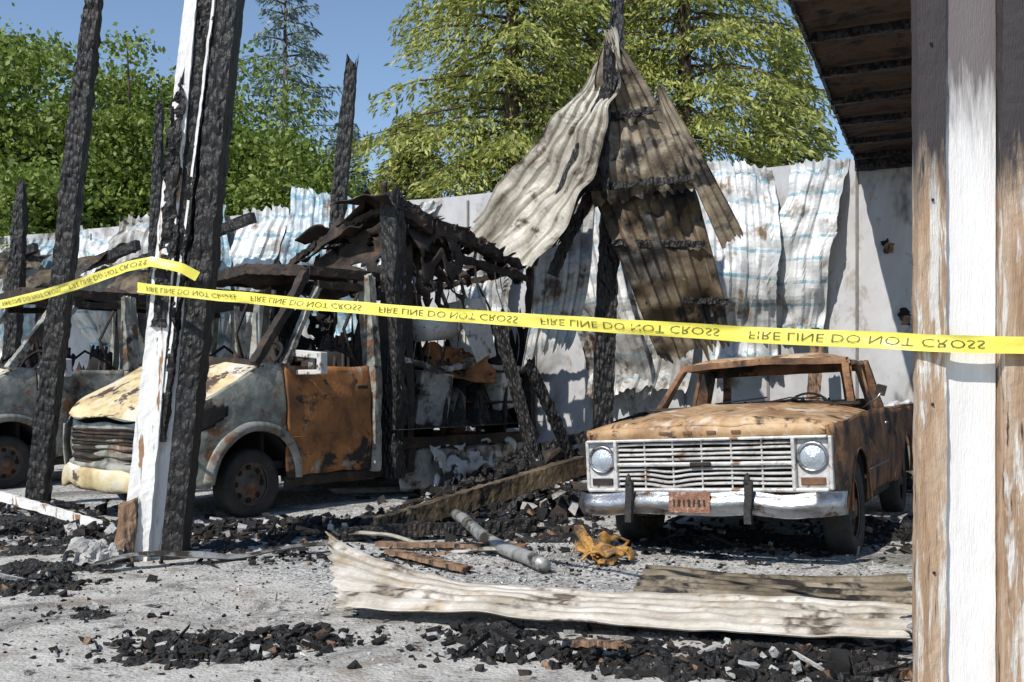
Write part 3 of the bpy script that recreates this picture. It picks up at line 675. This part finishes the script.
    if boxb:
        Z0=.60
        zt=lambda y: lerp(3.38,2.95,(y-2.95)/2.75)
        def zx(x,y): return lerp(2.66,zt(y),max(0,min(1,(x+1.0)/1.6))**.8)
        boxm('box_floor',(0,4.35,Z0),(2.0,2.8,.10),m_charmetal,v)
        for s in(1,-1):
            pl('front_box_post',[(s*1.0,2.98,.25),(s*1.0,2.98,1.8),(s*.98,2.96,zx(s,2.95)+.05)],.22,m_char,.16,.035)
            pl('front_box_post_inner',[(s*.98,3.22,.3),(s*.98,3.2,min(2.9,zx(s,3)))],.12,m_charmetal,.12,.03)
            pl('rear_box_post',[(s*1.0,5.72,.3),(s*1.0,5.72,1.8),(s*1.02,5.74,zx(s,5.7))],.11,m_charmetal,.11,.02)
            for y,zz in((3.85,1.35),(4.55,1.2),(5.1,1.3)): pl('box_stud',[(s*1.0,y,.6),(s*1.0,y+.06,zz)],.05,m_charmetal,None,.02)
            pl('box_top_rail',[(s*1.0,2.95,zx(s,2.95)),(s*1.03,3.6,zx(s,3.6)-.12),(s*.98,4.3,zx(s,4.3)-.02),(s*1.03,5.0,zx(s,5.0)-.08),(s*1.02,5.75,zx(s,5.7))],.12,m_charmetal,.18,.05)
            pl('box_second_rail',[(s*.9,2.95,zx(s,2.95)-.35),(s*.95,4.3,zx(s,4.3)-.30),(s*1.0,5.7,zx(s,5.7)-.22)],.06,m_charmetal,.08,.03)
            pl('box_mid_rail',[(s*1.0,3.0,1.62),(s*1.05,3.7,1.48),(s*.98,4.4,1.55),(s*1.0,5.7,1.50)],.09,m_alu,.06,.025)
            pl('box_floor_rail',[(s*1.02,2.9,.64),(s*1.02,5.8,.62)],.09,m_charmetal,.12,.02)
            grid('skirt_panel',lambda u,w,s=s:(s*(1.0+.06*nz(u*3,w*3)),lerp(3.1,5.65,u),lerp(.08,.56,w)+.03*nz(u*8,1)),40,8,m_alu,v,.01,True,.05)
        for y in(3.0,3.35,3.75,4.3,4.75,5.2,5.7):
            dz=.22*nz(y*3,s0)
            pl('roof_bow',[(-1.0,y,zx(-1,y)),(-.3,y+.1*nz(y*9),zx(-.3,y)-.05+dz),(.4,y+.15*nz(y*5),zx(.4,y)-.10+dz),(1.0,y,zx(1,y))],.06,m_charmetal,.07,.04)
        grid('torn_roof_skin',lambda u,w:(lerp(-.4,.98,u),lerp(2.9,5.6,w),zx(lerp(-.4,1,u),lerp(2.9,5.6,w))+.04-.40*math.sin(u*3)*w*(.6+nz(u*5,w*5))),46,60,m_charmetal,v,.02,True,.20,2.5,
             holes=lambda a,b: nz(a*5,b*7,4)+b*.25>.34)
        grid('peeled_flap',lambda u,w:(lerp(.2,1.1,u),lerp(2.8,3.3,w)-.15*u,zt(3)+.02+.14*math.sin(u*4+w*2)*w),16,16,m_charmetal,v,.01,True,.1,3)
        grid('peeled_flap',lambda u,w:(lerp(-.3,.6,u),lerp(2.75,3.15,w),zx(lerp(-.3,.6,u),3)-.05+.2*math.sin(u*6)*w-.2*(1-w)),16,16,m_charmetal,v,.01,True,.14,3)
        grid('front_bulkhead_upper',lambda u,w:(lerp(-.2,.95,u),2.97+.1*nz(u*4,w*4),lerp(2.5,3.2,w)-.3*(1-u)),24,16,m_charmetal,v,.02,True,.14,3,holes=lambda a,b: nz(a*5,b*4,8)>.22)
        grid('hanging_side_skin',lambda u,w:(1.02+.1*math.sin(w*4),lerp(3.2,4.1,u)+.2*w,lerp(zt(3.6)-.15,2.2-.5*nz(u*4),w)),24,24,m_charmetal,v,.01,True,.16,3,holes=lambda a,b: nz(a*6,b*6,1)+b*.5>.25)
        boxm('kitchen_appliance',(.72,4.75,2.0),(.42,.5,.80),m_applwhite,v,(R(8),R(-9),R(14)),.03)
        boxm('appliance_door',(1.0,4.50,1.95),(.03,.46,.66),m_applwhite,v,(R(18),R(-14),R(8)),.01)
        boxm('appliance_base',(.80,3.75,1.15),(.4,.5,.65),m_alu,v,(R(-5),R(6),R(-10)),.02)
        boxm('cooker_hob',(.85,5.25,1.25),(.3,.45,.5),m_applwhite,v,(R(6),R(8),R(5)),.02)
        tube('water_tank',[(.85,3.55,1.95),(.85,3.57,1.97),(.83,4.15,2.02),(.83,4.17,2.02)],[.08,.16,.16,.08],m_applwhite,v,18)
        tube('gas_bottle',[(.85,4.25,.68),(.85,4.25,.74),(.86,4.24,1.15),(.86,4.24,1.22),(.86,4.24,1.28)],[.10,.15,.15,.10,.04],m_rim,v,18)
        for k in range(18):
            x=random.uniform(-.8,.9);y=random.uniform(3.3,5.4);z=random.uniform(.9,2.0);w0=random.uniform(.35,.8);h0=random.uniform(.3,.8);tl=random.uniform(-.6,.6);sd=k*3.3
            rx=random.uniform(-.4,.4)
            grid('melted_panel',lambda u,w,x=x,y=y,z=z,w0=w0,h0=h0,tl=tl,sd=sd,rx=rx:(x+tl*h0*w+rx*u+.12*nz(u*3+sd,w*3),y+w0*(u-.5),z+h0*(w-.4)*(1+.4*nz(u*5+sd))),18,18,
                 random.choice([m_charmetal,m_black,m_alu,m_sheetmid,m_vandoor,m_charmetal]),v,.01,True,.12,3,holes=lambda a,b,sd=sd: nz(a*5+sd,b*5)>.28)
        mound('burnt_contents_heap',.1,4.4,.95,1.35,.95,9,m_pile,v,base=1.1,n=90,fr=4)
        for z,xx in((1.05,.75),(1.5,.75),(.95,-.4),(1.5,-.5)):
            boxm('shelf',(xx,4.4,z),(.45,2.3,.03),m_charmetal,v,(R(random.uniform(-5,5)),R(random.uniform(-12,12)),R(random.uniform(-5,5))))
        for k in range(60):
            x=random.uniform(-.9,.95);y=random.uniform(3.2,5.6);z=random.uniform(.68,1.7)
            boxm('burnt_content',(x,y,z),(random.uniform(.05,.3),random.uniform(.05,.3),random.uniform(.04,.25)),random.choice([m_black,m_black,m_charmetal,m_char,m_pile,m_alu]),v,(random.uniform(-.9,.9),random.uniform(-.9,.9),random.uniform(0,3)),.02)
        for k in range(50):
            x=random.uniform(-.9,1.0);y=random.uniform(3.1,5.7)
            a=(x,y,.75);b_=(x+random.uniform(-.35,.35),y+random.uniform(-.6,.6),random.uniform(1.1,2.0))
            tube('bent_rod',[a,((a[0]+b_[0])/2+random.uniform(-.15,.15),(a[1]+b_[1])/2,(a[2]+b_[2])/2),b_],random.choice([.008,.012,.018]),random.choice([m_charmetal,m_black,m_rim,m_char]),v,5)
        for k in range(9):
            y=3.2+.27*k; dx=random.uniform(-.2,.1)
            cp=[(.9+dx,y,zt(y)-.05),(.6+dx,y+.2,zt(y)-.75),(1.05,y+.4,zt(y)-.6-.1*(k%3)),(.7,y+.5,1.7),(.8,y+.3,1.5)]
            tube('hanging_cable',[tuple(bez(cp,q/10)) for q in range(11)],random.choice([.008,.014]),random.choice([m_alu,m_charmetal,m_applwhite]),v,6)
        tube('hung_pipe',[(.6,3.3,2.75),(.65,4.2,2.55),(.6,4.5,2.2),(.62,5.3,2.1)],.03,m_alu,v)
        grid('bulkhead_remnant',lambda u,w:(lerp(.15,.95,u),3.15+.05*nz(u*4,w*4),lerp(.6,2.3-.9*abs(nz(u*6)),w)),16,16,m_charmetal,v,.01,True,.08)
        grid('rear_door_remnant',lambda u,w:(lerp(.15,1.0,u),5.75,lerp(.7,2.4-1.2*abs(nz(u*5)),w)),16,16,m_black,v,.01,True,.08)
        grid('far_side_wall',lambda u,w:(-1.0,lerp(3.0,5.7,u),lerp(.6,1.9-.7*abs(nz(u*7)),w)),26,12,m_black,v,.01,True,.08)
        grid('drooping_melted_plastic',lambda u,w:(1.06+.10*w+.05*nz(u*5,w*4),lerp(3.5,5.2,u),lerp(.60,.05+.3*abs(nz(u*6)),w)),40,16,m_applwhite,v,.012,True,.07,5,holes=lambda a,b: nz(a*7,b*3,2)>.02)
    else:
        sidep(v,'body_side',2.80,5.6,40,14,lambda y:1.5,arch(.34,[(4.75,.37,.46)]),xf,m_van,dent=.05)
        for s in(1,-1):
            for y in(2.8,3.7,4.6,5.55): pl('window_pillar',[(s*.94,y,1.5),(s*.83,y,RZ)],.10,m_van)
            pl('roof_rail',[(s*.82,2.9,RZ),(s*.82,5.6,RZ)],.12,m_charmetal)
        grid('rear_roof',lambda u,w:(lerp(-.83,.83,u),lerp(2.95,5.6,w),RZ+.10*(1-abs(2*u-1)**3)+.05*nz(u*3,w*4)-.12*math.sin(w*3.1)*math.sin(u*3.1)),30,40,m_charmetal,v,.02,True,.08,2)
        for k in range(20):
            boxm('burnt_content',(random.uniform(-.7,.7),random.uniform(3,5.3),random.uniform(.6,1.2)),(.3,.3,.25),m_black,v,(random.random(),random.random(),random.random()),.02)
    return v
van((-3.86,9.43,-.02),R(-35),True,'burned_van')
van((-7.57,12.03,-.02),R(-35),False,'burned_van',5)

# ---------------------------------------------------------------- loose objects on the ground
def fsh(u,v):
    f_=Vector((lerp(-.95,1.86,v),lerp(5.43,4.66,v),lerp(.07,.10,v)+.012*math.sin(v*7)))
    b_=Vector((lerp(-1.08,2.05,v),lerp(6.0,5.18,v),.125+.24*math.exp(-v*8)-.01*math.sin(v*5)))
    return f_.lerp(b_,u)+Vector((0,0,.012*math.sin(u*3.1)))
sheet('fallen_corrugated_sheet',fsh,90,140,5,.011,m_sheetfg,cr=.026,cs=1.9,jag=.02,seed=41,th=.006)
sheet('fallen_corrugated_sheet',lambda u,v:Vector((lerp(.7,2.3,v)+.2*u,lerp(5.85,6.7,u)-.35*v,.05+.02*math.sin(v*5+u*2))),50,60,5,.012,m_sheetmid,cr=.02,seed=42)
timber('charred_beam',(-1.15,8.55,.06),(.70,9.8,.50),.12,.17,m_sheetdark,rough=.02,seed=81,seg=90)
timber('charred_beam',(-1.4,8.2,.06),(.2,8.5,.10),.10,.1,m_char,rough=.02,seed=82)
tube('bent_pipe',[tuple(bez([(-.52,9.0,.12),(-.30,8.0,.20),(-.25,7.6,.02),(.05,7.2,.10),(.22,6.75,.06)],q/14)) for q in range(15)],.05,m_alu,n=12)
sheet('metal_flashing_strip',lambda u,v:Vector((lerp(-2.85,-1.35,v),lerp(6.75,7.6,v)+.13*u,.06+.035*math.sin(v*9))),8,60,1,.01,m_alu,cr=.03,seed=43)
sheet('metal_flashing_strip',lambda u,v:Vector((lerp(-1.4,.1,v),lerp(8.2,7.2,v)+.09*u,.05+.03*math.sin(v*8))),8,50,1,.01,m_sheettan,cr=.03,seed=44)
timber('fallen_white_board',(-3.35,8.55,.04),(-4.75,8.95,.33),.04,.08,m_white,rough=.012,seed=83)
timber('fallen_plank',(-.9,7.35,.06),(-.3,6.75,.04),.10,.03,m_wood,rough=.008,seed=84)
timber('fallen_plank',(-1.05,7.75,.05),(.1,7.55,.06),.09,.03,m_wood,rough=.008,seed=85)
timber('fallen_plank',(.30,4.70,.08),(.50,4.52,.10),.05,.03,m_wood,rough=.016,seed=87)
op=empty('melted_orange_casing')
grid('casing_shell',lambda u,v:(lerp(.50,.84,u)+.05*nz(v*4),lerp(7.6,7.0,v)+.06*u,.04+.09*math.sin(math.pi*u)*(.6+.8*nz(u*4,v*4))+.05*(1-v)),24,24,m_orange,op,.015,True,.06,6,holes=lambda a,b: nz(a*4,b*4,9)>.22)
timber('casing_arm',(.50,7.55,.20),(.62,7.15,.04),.07,.04,m_orange,op,rough=.02)
timber('casing_arm',(.84,7.2,.10),(.62,7.02,.03),.07,.04,m_orange,op,rough=.02)
sheet('crumpled_white_sheet',lambda u,v:Vector((lerp(-3.12,-2.80,u),lerp(6.95,7.25,v),.03+.16*abs(nz(u*3,v*3))+.08*v)),24,24,1,0,m_ash,cr=.09,cs=6)
sheet('crumpled_white_sheet',lambda u,v:Vector((lerp(4.2,5.2,u),lerp(11.4,12.0,v),.9+.2*abs(nz(u*3,v*3))+.1*v)),24,24,1,0,m_sheet,cr=.12,cs=5)
timber('leaning_board',(3.6,12.2,0),(3.9,12.75,2.0),.16,.04,m_wood,rough=.01,seed=90)
timber('charred_beam',(.4,11.9,.0),(-.2,12.6,2.1),.10,.14,m_char,rough=.03,seed=91)
timber('charred_beam',(.9,12.0,.0),(.2,11.6,1.5),.08,.12,m_char,rough=.03,seed=92)
timber('charred_beam',(-.2,12.4,.3),(1.6,12.0,.9),.12,.12,m_char,rough=.03,seed=93)

for i,(x,y,rx,ry,h) in enumerate([(-1.45,4.85,.5,.22,.09),(-1.0,4.98,.3,.14,.07),(-3.05,6.3,.35,.28,.08),(-3.3,6.9,.4,.25,.08),(-2.35,5.55,.2,.10,.04),
    (.15,4.72,.4,.15,.10),(.85,4.55,.5,.2,.11),(1.5,4.45,.4,.2,.10),(-.15,5.15,.3,.13,.06),(1.2,5.0,.7,.22,.06),
    (-1.9,8.75,1.0,.45,.12),(-3.4,8.7,.9,.35,.1),(-.7,9.2,.8,.5,.14),(-4.7,9.3,.8,.4,.1),(-2.2,7.9,.6,.3,.06),(-3.6,7.9,.6,.3,.05),
    (.25,10.6,1.0,1.0,.35),(.9,12.1,1.4,.7,.5),(3.9,12.4,1.2,.7,.35),(3.2,8.7,.6,.7,.07),(.3,8.6,.6,.4,.07),(-.9,7.2,.45,.2,.04),(2.0,8.2,.9,.7,.05)]):
    mound('charred_debris_heap',x,y,rx*1.25,ry*1.35,h,i*3.7,fr=7 if y<8 else 4,n=90)

def chunks(name,regs,mats,probs,seed,flat=.6):
    g=np.random.default_rng(seed); AV=[];AF=[];fm=[]
    cube=np.array([(i,j,k) for i in(-1,1) for j in(-1,1) for k in(-1,1)],float)
    CF=[(0,1,3,2),(4,6,7,5),(0,4,5,1),(2,3,7,6),(0,2,6,4),(1,5,7,3)]
    for (cx,cy,rx,ry,n,size,h) in regs:
        for _ in range(n):
            dx,dy=g.normal(0,.5,2); x=cx+dx*rx;y=cy+dy*ry
            s=size*g.uniform(.15,1)**2.3*np.array([g.uniform(.5,1.6),g.uniform(.4,1),g.uniform(.3,.8)])
            if g.random()<.07: s[0]*=3.5; s[1]*=.4
            v=cube*s*(1+g.uniform(-.6,.5,(8,3)))
            a,b,c=g.uniform(0,6.28),g.uniform(-.5,.5),g.uniform(-.5,.5)
            v=v@np.array(Matrix.Rotation(c,3,'X')@Matrix.Rotation(b,3,'Y')@Matrix.Rotation(a,3,'Z'))
            z=gz(x,y)+h*math.exp(-(dx*dx+dy*dy)*1.6)*g.uniform(.1,1)+s[2]*flat*.7
            v+=np.array([x,y,z]); b0=len(AV); AV+=v.tolist()
            AF+=[tuple(i+b0 for i in f) for f in CF]; fm+=[int(g.choice(len(mats),p=probs))]*6
    return mk(name,AV,AF,None,mats=mats,fm=fm)
MS=[m_black,m_char,m_ash,m_wood,m_charmetal]
PR=[.42,.33,.11,.04,.10]
chunks('charred_debris_pile',[(-1.45,4.85,.65,.28,480,.028,.06),(-1.1,5.0,.5,.2,160,.03,.05),(-3.05,6.4,.5,.4,300,.032,.06),(-2.1,4.9,2.0,.9,220,.014,.0),(-2.4,5.6,.4,.2,60,.02,.02)],MS,PR,1)
chunks('charred_debris_pile',[(.3,4.7,.6,.20,420,.032,.07),(1.2,4.48,.7,.24,520,.036,.08),(-.1,5.1,.45,.2,160,.026,.05),(.9,5.0,1.4,.35,220,.02,.04)],MS,PR,2)
chunks('charred_debris_pile',[(-1.9,8.7,1.4,.6,900,.045,.10),(-3.6,8.6,1.2,.45,500,.045,.10),(-.8,9.2,1.0,.7,600,.045,.12),(-2.9,7.9,1.5,.6,260,.03,.04),(-5.2,9.9,1.4,.8,400,.05,.1),(-1.7,7.3,1.2,.5,200,.025,.02)],MS,PR,3)
chunks('charred_debris_pile',[(.2,10.6,1.2,1.2,1000,.07,.35),(1.2,8.4,1.5,1.2,450,.035,.05),(3.2,8.6,1.0,1.2,400,.035,.05),(.9,12.1,1.8,.8,900,.09,.5),(3.9,12.4,1.4,.8,500,.08,.3),(.2,8.3,1.0,.8,250,.028,.04)],MS,PR,4)
chunks('gravel',[(.3,7.2,2.2,1.6,4800,.014,.0),(-1.5,6.2,2.8,1.4,2400,.010,.0),(2.6,6.4,1.2,.9,1000,.013,.0),(0,5.0,3.5,1.0,1500,.010,0)],[m_ash,m_alu,m_black],[.66,.16,.18],5)

# ---------------------------------------------------------------- trees
def leafmat(name,cols,tr_=.35):
    m=bpy.data.materials.new(name);m.use_nodes=True;n=m.node_tree.nodes;l=m.node_tree.links
    b=n['Principled BSDF'];g=n.new('ShaderNodeNewGeometry');r=n.new('ShaderNodeValToRGB');e=r.color_ramp.elements
    while len(e)<len(cols): e.new(.5)
    for i,c in enumerate(cols): e[i].position=i/(len(cols)-1);e[i].color=(*c,1)
    l.new(g.outputs['Random Per Island'],r.inputs[0]);l.new(r.outputs[0],b.inputs['Base Color']);b.inputs['Roughness'].default_value=.55
    t=n.new('ShaderNodeBsdfTranslucent');l.new(r.outputs[0],t.inputs[0]);mx=n.new('ShaderNodeMixShader');mx.inputs[0].default_value=tr_
    l.new(b.outputs[0],mx.inputs[1]);l.new(t.outputs[0],mx.inputs[2]);l.new(mx.outputs[0],n['Material Output'].inputs[0]);return m
m_leaf=leafmat('broadleaf_foliage',[(.08,.13,.02),(.18,.25,.04),(.31,.38,.09)],.4)
m_cedar=leafmat('cedar_foliage',[(.15,.18,.03),(.32,.36,.08),(.52,.51,.16)],.35)
m_spruce=leafmat('hazed_blue_spruce_foliage',[(.10,.15,.13),(.20,.27,.24)],.2)  # blue-green needles, with distance haze lightened into the leaf colour
def quads(name,C,A,Bv,mat,par):
    n=len(C);Vv=np.empty((n,4,3));Vv[:,0]=C-A;Vv[:,1]=C-Bv;Vv[:,2]=C+A;Vv[:,3]=C+Bv
    me=bpy.data.meshes.new(name);me.vertices.add(4*n);me.vertices.foreach_set('co',Vv.reshape(-1).astype(np.float32))
    me.loops.add(4*n);me.loops.foreach_set('vertex_index',np.arange(4*n,dtype=np.int32))
    me.polygons.add(n);me.polygons.foreach_set('loop_start',np.arange(0,4*n,4,dtype=np.int32))
    me.materials.append(mat);me.update(calc_edges=True);me.validate()
    return link(bpy.data.objects.new(name,me),par)
def unit(g,n):
    a=g.normal(0,1,(n,3));return a/np.linalg.norm(a,axis=1)[:,None]
def broad(x,y,h,rx,rz,nc,seed,leaf=.075):
    g=np.random.default_rng(seed);t=empty('deciduous_tree',(x,y,0))
    cz=h-rz
    tube('trunk',[(0,0,-.1),(.1,0,cz*.5),(0,.1,cz),(0,0,cz+rz*.5)],[.28,.22,.15,.05],m_bark,t)
    Cs=[]
    for k in range(nc):
        d=unit(g,1)[0];r=g.uniform(.35,1)**.6;r*=1+.22*nz(d[0]*2+seed,d[1]*2,d[2]*2)*2
        c=np.array([d[0]*rx*r,d[1]*rx*r,cz+d[2]*rz*r]);Cs.append(c)
        if k%6==0: tube('limb',[(0,0,cz*.7),tuple(c*.5+np.array([0,0,cz*.4])),tuple(c)],[.09,.05,.015],m_bark,t,6)
    P=[]
    for c in Cs:
        m=int(g.uniform(200,420));s=g.uniform(.28,.62)
        q=g.normal(0,1,(m,3))*np.array([s,s,s*.5]);q[:,2]-=.25*np.hypot(q[:,0],q[:,1]);P.append(c+q)
    P=np.vstack(P);n=len(P);a=unit(g,n);b=np.cross(a,unit(g,n));b/=np.linalg.norm(b,axis=1)[:,None]
    sz=g.uniform(.6,1.3,n)[:,None]*leaf
    quads('crown_leaves',P,a*sz,b*sz*.6,m_leaf,t)
def conifer(x,y,h,r,nb,per,mat,seed,z0=1.0,ll=.10,nm='cedar_tree',droop=.38):
    g=np.random.default_rng(seed);t=empty(nm,(x,y,0))
    tube('trunk',[(0,0,-.1),(0,0,h*.5),(0,0,h)],[.3,.17,.02],m_bark,t)
    P=[];A=[];Bn=[]
    for k in range(nb):
        f=(k+g.random())/nb;z=lerp(z0,h*.985,f);az=k*2.39996+g.normal(0,.3)
        Lb=r*(1-(z/h))**.75*g.uniform(.55,1.25)+.25
        d=np.array([math.cos(az),math.sin(az),0]);sd=np.array([-d[1],d[0],0]);up=g.uniform(.05,.35)
        pts=[]
        for s in(0,.35,.7,1): pts.append(tuple(d*Lb*s+np.array([0,0,z+up*Lb*s-droop*Lb*s*s])))
        if Lb>.8: tube('branch',pts,[.05,.035,.02,.006],m_bark,t,5)
        m=int(per*(Lb/r+.15))
        s=g.uniform(.12,1,m)**.8
        s=np.round(s*11)/11+g.normal(0,.012,m)
        w=g.normal(0,1,m)*(.28*Lb*np.clip(1.05-s,.02,1)**.6+.06)
        dr=np.abs(w)*.4
        q=d*(Lb*s)[:,None]+sd*w[:,None];q[:,2]+=z+up*Lb*s-droop*Lb*s*s-dr-g.exponential(.11,m)+.03*g.normal(0,1,m)
        q+=g.normal(0,.04,(m,3))
        ax=d*.7+sd*np.sign(w)[:,None]*.8+np.array([0,0,-.75])+g.normal(0,.45,(m,3));ax/=np.linalg.norm(ax,axis=1)[:,None]
        bx=np.cross(ax,unit(g,m));bx/=np.linalg.norm(bx,axis=1)[:,None]
        sz=g.uniform(.5,1.3,m)[:,None]*ll
        P.append(q);A.append(ax*sz);Bn.append(bx*sz*.28)
    quads('foliage_sprays',np.vstack(P),np.vstack(A),np.vstack(Bn),mat,t)
broad(-12.6,24,9.9,3.2,3.6,150,1)
broad(-9.6,25.5,9.6,2.9,3.4,150,2)
broad(-7.0,24.5,8.6,2.4,3.2,130,3)
broad(-5.1,23.5,6.6,1.7,2.4,80,4)
broad(-15.5,27,10.5,3.5,4,120,5)
broad(-10.8,22,6.6,2.2,2.4,80,6)
conifer(.0,25,19,5.3,200,620,m_cedar,11)
conifer(4.4,25.5,20,5.1,200,620,m_cedar,12)
conifer(2.3,29,23,5.0,160,480,m_cedar,13)
conifer(7.6,27.5,11,3.2,100,450,m_cedar,14)
conifer(-2.6,26,8.5,2.6,90,450,m_cedar,15)
conifer(-9.3,41,19,5.2,85,200,m_spruce,16,z0=3,ll=.16,nm='spruce_tree',droop=.15)
conifer(-6.6,40,12,3.2,70,200,m_spruce,17,z0=2,ll=.16,nm='spruce_tree',droop=.15)
broad(12,27,8,3,3.5,90,7); broad(17,30,9,4,4,90,8)

# ---------------------------------------------------------------- light, sky, camera
to_sun=Vector((-.42,-.56,.71)).normalized()
w=bpy.data.worlds.new('World');sc.world=w;w.use_nodes=True
nt=w.node_tree;bg=nt.nodes['Background'];sky=nt.nodes.new('ShaderNodeTexSky');sky.sky_type='NISHITA';sky.sun_disc=False
sky.sun_elevation=math.asin(to_sun.z);sky.sun_rotation=math.atan2(to_sun.x,to_sun.y)%(2*math.pi)
sky.air_density=1.0;sky.dust_density=0.0;sky.ozone_density=2.0
nt.links.new(sky.outputs[0],bg.inputs[0]);bg.inputs[1].default_value=.145
sl=bpy.data.lights.new('sun','SUN');sl.energy=5.0;sl.angle=R(.5);sl.color=(1,.95,.87)
so=bpy.data.objects.new('sun',sl);so.rotation_euler=to_sun.to_track_quat('Z','Y').to_euler();sc.collection.objects.link(so)
cam=bpy.data.cameras.new('camera');co=bpy.data.objects.new('camera',cam);sc.collection.objects.link(co)
co.location=(0,0,1.28);co.rotation_euler=(R(90),0,0);cam.sensor_width=36;cam.lens=36*1000/1024;cam.shift_y=44/1024;cam.clip_end=3000;cam.clip_start=.05
sc.camera=co
sc.view_settings.view_transform='Standard';sc.view_settings.look='None';sc.view_settings.exposure=0;sc.view_settings.gamma=1
